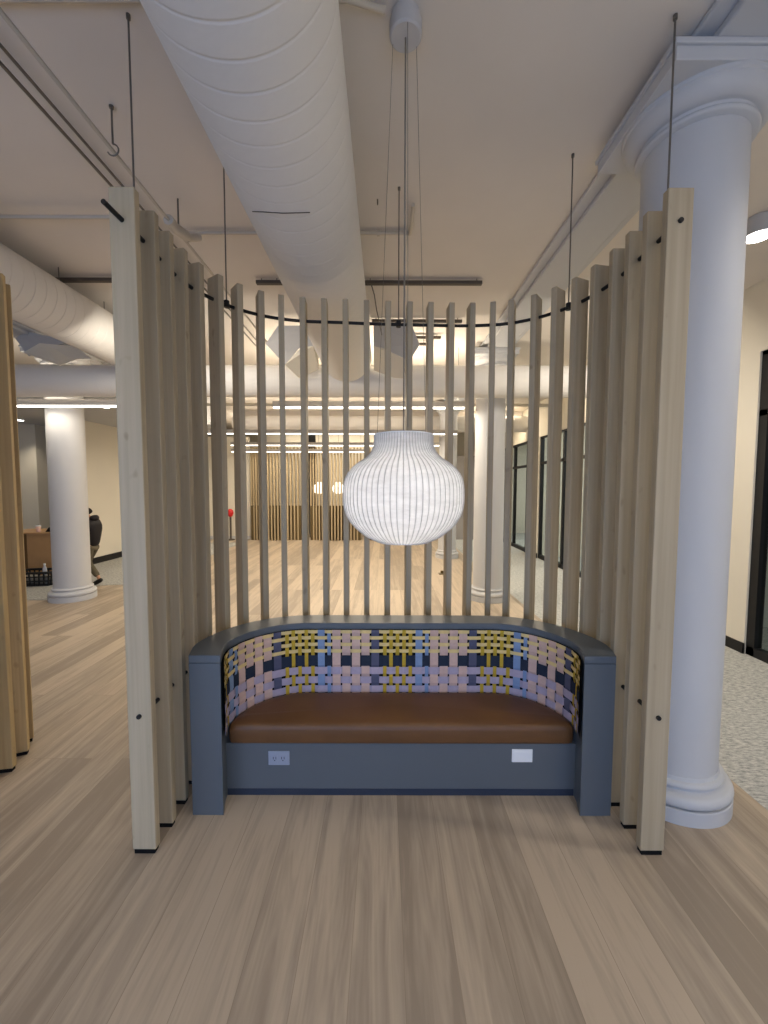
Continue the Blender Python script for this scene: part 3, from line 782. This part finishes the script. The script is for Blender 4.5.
# ------------------------------------------------------------------ distant slat screens
def far_screen(xc, n, label, y0=12.85, sp=.1, sag=.25):
    t = empty('far_slat_screen', (xc, y0, 0), label, 'screen', 'distant slat screens')
    for i in range(n):
        u = (i-(n-1)/2); x = xc+u*sp; y = y0+sag*(abs(u)/((n-1)/2))**3
        MB().box(x-.02, x+.02, y-.05, y+.05, 0.0, 2.95).build('slat', M['post_far'], t)
    MB().box(xc-(n-1)/2*sp, xc+(n-1)/2*sp, y0+.12, y0+.35, 0, 1.1).build('low_panel', M['backdark'], t)
    return t
far_screen(-3.45, 17, 'distant slatted screen at the left, just right of the far cream wall')
far_screen(-1.55, 17, 'distant slatted screen in the middle, directly left of the pendant lamp')
far_screen(.35, 17, 'distant slatted screen mostly hidden behind the pendant lamp')
struct(MB().box(-2.68, -2.3, 13.7, 13.8, 0, 3.5).build('dark_doorway', M['black']))  # black slab stands in for the darkness inside a doorway

# ------------------------------------------------------------------ reception desk corner
desk = empty('reception_desk', (-6.4, 7.4, 0), 'light oak reception desk behind the left column', 'desk')
MB().box(-6.95, -5.95, 7.3, 8.0, .84, .87).build('desk_top', M['oak'], desk, bevel=.003)
MB().box(-6.5, -5.98, 7.36, 7.40, 0.006, .84).build('front_board', M['oak'], desk)
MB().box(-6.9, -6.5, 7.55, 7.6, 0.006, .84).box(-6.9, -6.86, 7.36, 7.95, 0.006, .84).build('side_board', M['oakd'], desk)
cupo = empty('paper_cup', (-6.33, 7.42, .87), 'pale pink paper cup on the reception desk', 'cup')
MB().lathe([(.03, 0), (.033, .02), (.042, .10)], 20, (-6.33, 7.42, .871)).build('cup_body', M['cup'], cupo, smooth=True)
MB().lathe([(.044, .10), (.044, .11), (.036, .118)], 20, (-6.33, 7.42, .871)).build('lid', M['outlet_w'], cupo, smooth=True)
bag = empty('small_bag', (-6.0, 7.45, .87), 'small black bag lying on the reception desk by the column', 'bag')
b_ = MB(); b_.v = [(-6.20,7.40,.871),(-5.97,7.40,.871),(-5.97,7.58,.871),(-6.20,7.58,.871),(-6.15,7.42,.95),(-5.99,7.42,.985),(-5.99,7.56,.985),(-6.15,7.56,.95)]
for q in ((0,3,2,1),(4,5,6,7),(0,1,5,4),(1,2,6,5),(2,3,7,6),(3,0,4,7)): b_.face(list(q))
b_.build('bag_body', M['jacket'], bag, bevel=.012, seg=3)
MB().tube([(-6.12,7.49,.955),(-6.10,7.49,1.0),(-6.04,7.49,1.01),(-6.01,7.49,.975)], .006, 6).build('bag_handle', M['jacket'], bag)
# mesh crate on the floor: hexagonal rim and base, struts, packets inside
cr = empty('storage_crate', (-6.0, 6.95, 0), 'low black open crate on the carpet in front of the reception desk', 'crate')
cx, cy = -5.98, 6.98
ring = lambda r, z: [(cx+r*1.15*math.cos(2*PI*k/6+.3), cy+r*.62*math.sin(2*PI*k/6+.3), z) for k in range(7)]
MB().tube(ring(.34, .235), .022, 6).build('rim', M['crate'], cr)
bo = MB(); rr_ = ring(.30, .008)[:6]; bo.v = rr_+[(x, y, .03) for x, y, z in rr_]
bo.face([0,1,2,3,4,5][::-1]); bo.face([6,7,8,9,10,11])
for i in range(6): bo.face([i, (i+1) % 6, 6+(i+1) % 6, 6+i])
bo.build('bottom', M['crate'], cr)
wl = MB(); R0, R1 = ring(.30, .02), ring(.335, .23)
for i in range(6):
    for k in range(5):
        a = Vector(R0[i]).lerp(Vector(R0[i+1]), k/5); b2 = Vector(R1[i]).lerp(Vector(R1[i+1]), k/5); wl.tube([tuple(a), tuple(b2)], .013, 5)
for zf in (.35, .7): wl.tube([tuple(Vector(a).lerp(Vector(b2), zf)) for a, b2 in zip(R0, R1)], .012, 5)
wl.build('mesh_wall', M['crate'], cr)
for i, (dx, dy, w) in enumerate([(-.16, .0, .1), (.12, -.02, .12)]):
    o = MB().box(cx+dx-w, cx+dx+w, cy-.08+dy, cy+.08+dy, .032, .16).build('packet', M['packw'], bevel=.02, seg=2)
    tag(o, ['pale packet in the left half of the black crate', 'pale packet in the right half of the black crate'][i], 'packet', 'packets in the crate')
bt = empty('water_bottle', (cx+.02, cy+.02, .035), 'small clear bottle with white cap standing up out of the black crate', 'bottle')
bx, by = cx+.0, cy+.12
bt.location = (bx, by, .032)
MB().lathe([(.03, .032), (.032, .05), (.032, .24), (.028, .27), (.014, .30), (.014, .315)], 20, (bx, by, 0)).build('bottle_body', M['clear'], bt, smooth=True)
MB().lathe([(.017, .315), (.017, .345)], 16, (bx, by, 0)).build('bottle_cap', M['outlet_w'], bt)
# floor box, unknown red object on slim stand far away
fb = empty('floor_outlet', (1.16, 7.9, 0), 'small bronze floor outlet on the wood floor beyond the pendant lamp', 'outlet')
MB().box(1.08, 1.24, 7.84, 7.98, 0, .012).build('cover_plate', M['bronze'], fb, bevel=.004)
MB().box(1.12, 1.20, 7.93, 7.96, .012, .06).build('flip_lid', M['bronze'], fb)
rd = empty('red_object', (-4.88, 12.9, 0), 'small red object on a slim dark stand seen far away between left slats', 'unidentified')
MB().tube([(-4.9, 12.95, .05), (-4.9, 12.95, .75)], .03, 10).build('stand', M['dark'], rd)
MB().lathe([(.03, .74), (.08, .79), (.10, .87), (.08, .96), (.03, 1.0)], 20, (-4.9, 12.95, 0)).build('red_head', M['red'], rd, smooth=True)
MB().lathe([(.12, 0), (.12, .03), (.03, .05)], 20, (-4.9, 12.95, 0)).build('stand_foot', M['dark'], rd, smooth=True)

# ------------------------------------------------------------------ walking person
def skin(name, pts, edges, mat, parent, sub=2, loc=None):
    me = bpy.data.meshes.new(name); me.from_pydata([p[:3] for p in pts], edges, []); me.update()
    o = bpy.data.objects.new(name, me); COL.objects.link(o)
    md = o.modifiers.new('skin', 'SKIN'); md.use_smooth_shade = True
    sv = me.skin_vertices[0].data
    for i, p in enumerate(pts):
        sv[i].radius = (p[3], p[4] if len(p) > 4 else p[3])
        sv[i].use_root = (i == 0)
    sb = o.modifiers.new('sub', 'SUBSURF'); sb.levels = sub; sb.render_levels = sub
    me.materials.append(mat)
    if parent: o.parent = parent; o.location = -parent.location
    return o
X, Y = -5.045, 6.98
per = empty('person', (X, Y, 0), 'person in black hooded jacket and olive trousers walking left behind the left column', 'person')
# x forward is negative (walking towards the left)
B = [(X, Y, .74, .085), (X-.01, Y, .90, .095), (X-.01, Y, 1.05, .105), (X-.02, Y, 1.15, .06), (X-.06, Y, 1.19, .042), (X-.10, Y, 1.23, .068), (X-.11, Y, 1.28, .07),
     (X, Y-.08, .70, .065), (X-.02, Y-.085, .40, .043), (X+.16, Y-.085, .14, .028), (X+.17, Y-.085, .08, .028), (X+.04, Y-.085, .035, .02),
     (X-.02, Y+.08, .70, .065), (X-.14, Y+.085, .40, .043), (X-.17, Y+.085, .07, .028), (X-.21, Y+.085, .035, .026), (X-.29, Y+.085, .03, .02),
     (X-.01, Y-.15, 1.09, .045), (X+.0, Y-.19, .86, .035), (X-.06, Y-.19, .66, .022), (X-.085, Y-.19, .60, .020),
     (X-.01, Y+.15, 1.09, .045), (X-.05, Y+.19, .86, .035), (X-.16, Y+.19, .72, .022), (X-.20, Y+.19, .69, .02)]
E_ = [(0,1),(1,2),(2,3),(3,4),(4,5),(5,6),(0,7),(7,8),(8,9),(9,10),(10,11),(0,12),(12,13),(13,14),(14,15),(15,16),(2,17),(17,18),(18,19),(19,20),(2,21),(21,22),(22,23),(23,24)]
def fingers(wi_, base, d, side):
    bx_, by_, bz_ = base; b0 = len(B)
    for k in range(4):
        yo = (k-1.5)*.015; l = [.055, .065, .062, .048][k]
        B.append((bx_+d[0]*.03, by_+yo, bz_+d[2]*.03, .0078)); B.append((bx_+d[0]*(.03+l*.5)-.004, by_+yo, bz_+d[2]*(.03+l*.5), .0072)); B.append((bx_+d[0]*(.03+l)-.014, by_+yo, bz_+d[2]*(.03+l), .006))
        i = len(B)-3; E_.append((wi_, i)); E_.append((i, i+1)); E_.append((i+1, i+2))
    B.append((bx_-.03, by_, bz_+.0, .008)); B.append((bx_-.045, by_, bz_-.03, .007)); i = len(B)-2; E_.append((wi_, i)); E_.append((i, i+1))
fingers(20, (X-.085, Y-.19, .60), (-.35, 0, -.93), 1)
fingers(24, (X-.20, Y+.19, .69), (-.6, 0, -.8), 1)
body = skin('body', B, E_, M['skin'], per)
skin('jacket', [(X+.0, Y, .64, .115, .15), (X+.0, Y, .80, .115, .15), (X-.01, Y, .98, .125, .16), (X-.015, Y, 1.10, .12, .15), (X-.03, Y, 1.165, .075, .08),
                (X-.0, Y-.15, 1.09, .062), (X+.01, Y-.195, .88, .052), (X-.05, Y-.20, .68, .042),
                (X-.0, Y+.15, 1.09, .062), (X-.04, Y+.195, .88, .052), (X-.14, Y+.20, .74, .042)],
     [(0,1),(1,2),(2,3),(3,4),(2,5),(5,6),(6,7),(2,8),(8,9),(9,10)], M['jacket'], per)
skin('trousers', [(X, Y, .72, .10, .12), (X+.0, Y-.08, .64, .082), (X-.02, Y-.085, .40, .06), (X+.15, Y-.085, .155, .048),
                  (X-.02, Y+.08, .64, .082), (X-.14, Y+.085, .40, .06), (X-.165, Y+.085, .12, .045)],
     [(0,1),(1,2),(2,3),(0,4),(4,5),(5,6)], M['trouser'], per)
skin('hood', [(X+.02, Y-.07, 1.15, .05), (X+.085, Y-.03, 1.165, .055), (X+.09, Y+.03, 1.165, .055), (X+.02, Y+.07, 1.15, .05)], [(0,1),(1,2),(2,3)], M['jacket'], per)
skin('hair', [(X-.045, Y, 1.215, .088), (X-.065, Y, 1.27, .095), (X-.11, Y, 1.31, .07)], [(0,1),(1,2)], M['hair'], per)
skin('shoe', [(X+.215, Y-.085, .125, .036), (X+.165, Y-.085, .085, .044), (X+.06, Y-.085, .03, .034)], [(0,1),(1,2)], M['shoe'], per)
skin('shoe', [(X-.15, Y+.085, .045, .04), (X-.22, Y+.085, .04, .04), (X-.30, Y+.085, .035, .032)], [(0,1),(1,2)], M['shoe'], per)

# ------------------------------------------------------------------ world, camera, view
w = bpy.data.worlds.new('World'); S.world = w; w.use_nodes = True
w.node_tree.nodes['Background'].inputs['Color'].default_value = (.5, .68, 1, 1)
w.node_tree.nodes['Background'].inputs['Strength'].default_value = .6
cam = bpy.data.cameras.new('camera'); co = bpy.data.objects.new('camera', cam); COL.objects.link(co); S.camera = co
cam.sensor_fit = 'VERTICAL'; cam.sensor_height = 24; cam.lens = 406.94/1024*24; cam.clip_start = .05
co.matrix_world = Matrix.Translation((0, 0, 1.7)) @ Matrix.Rotation(PI/2-.0609, 4, 'X') @ Matrix.Rotation(.0022, 4, 'Z')
vs = S.view_settings; vs.view_transform = 'Standard'; vs.look = 'None'; vs.gamma = 1; vs.use_curve_mapping = False
vs.exposure = 0.47
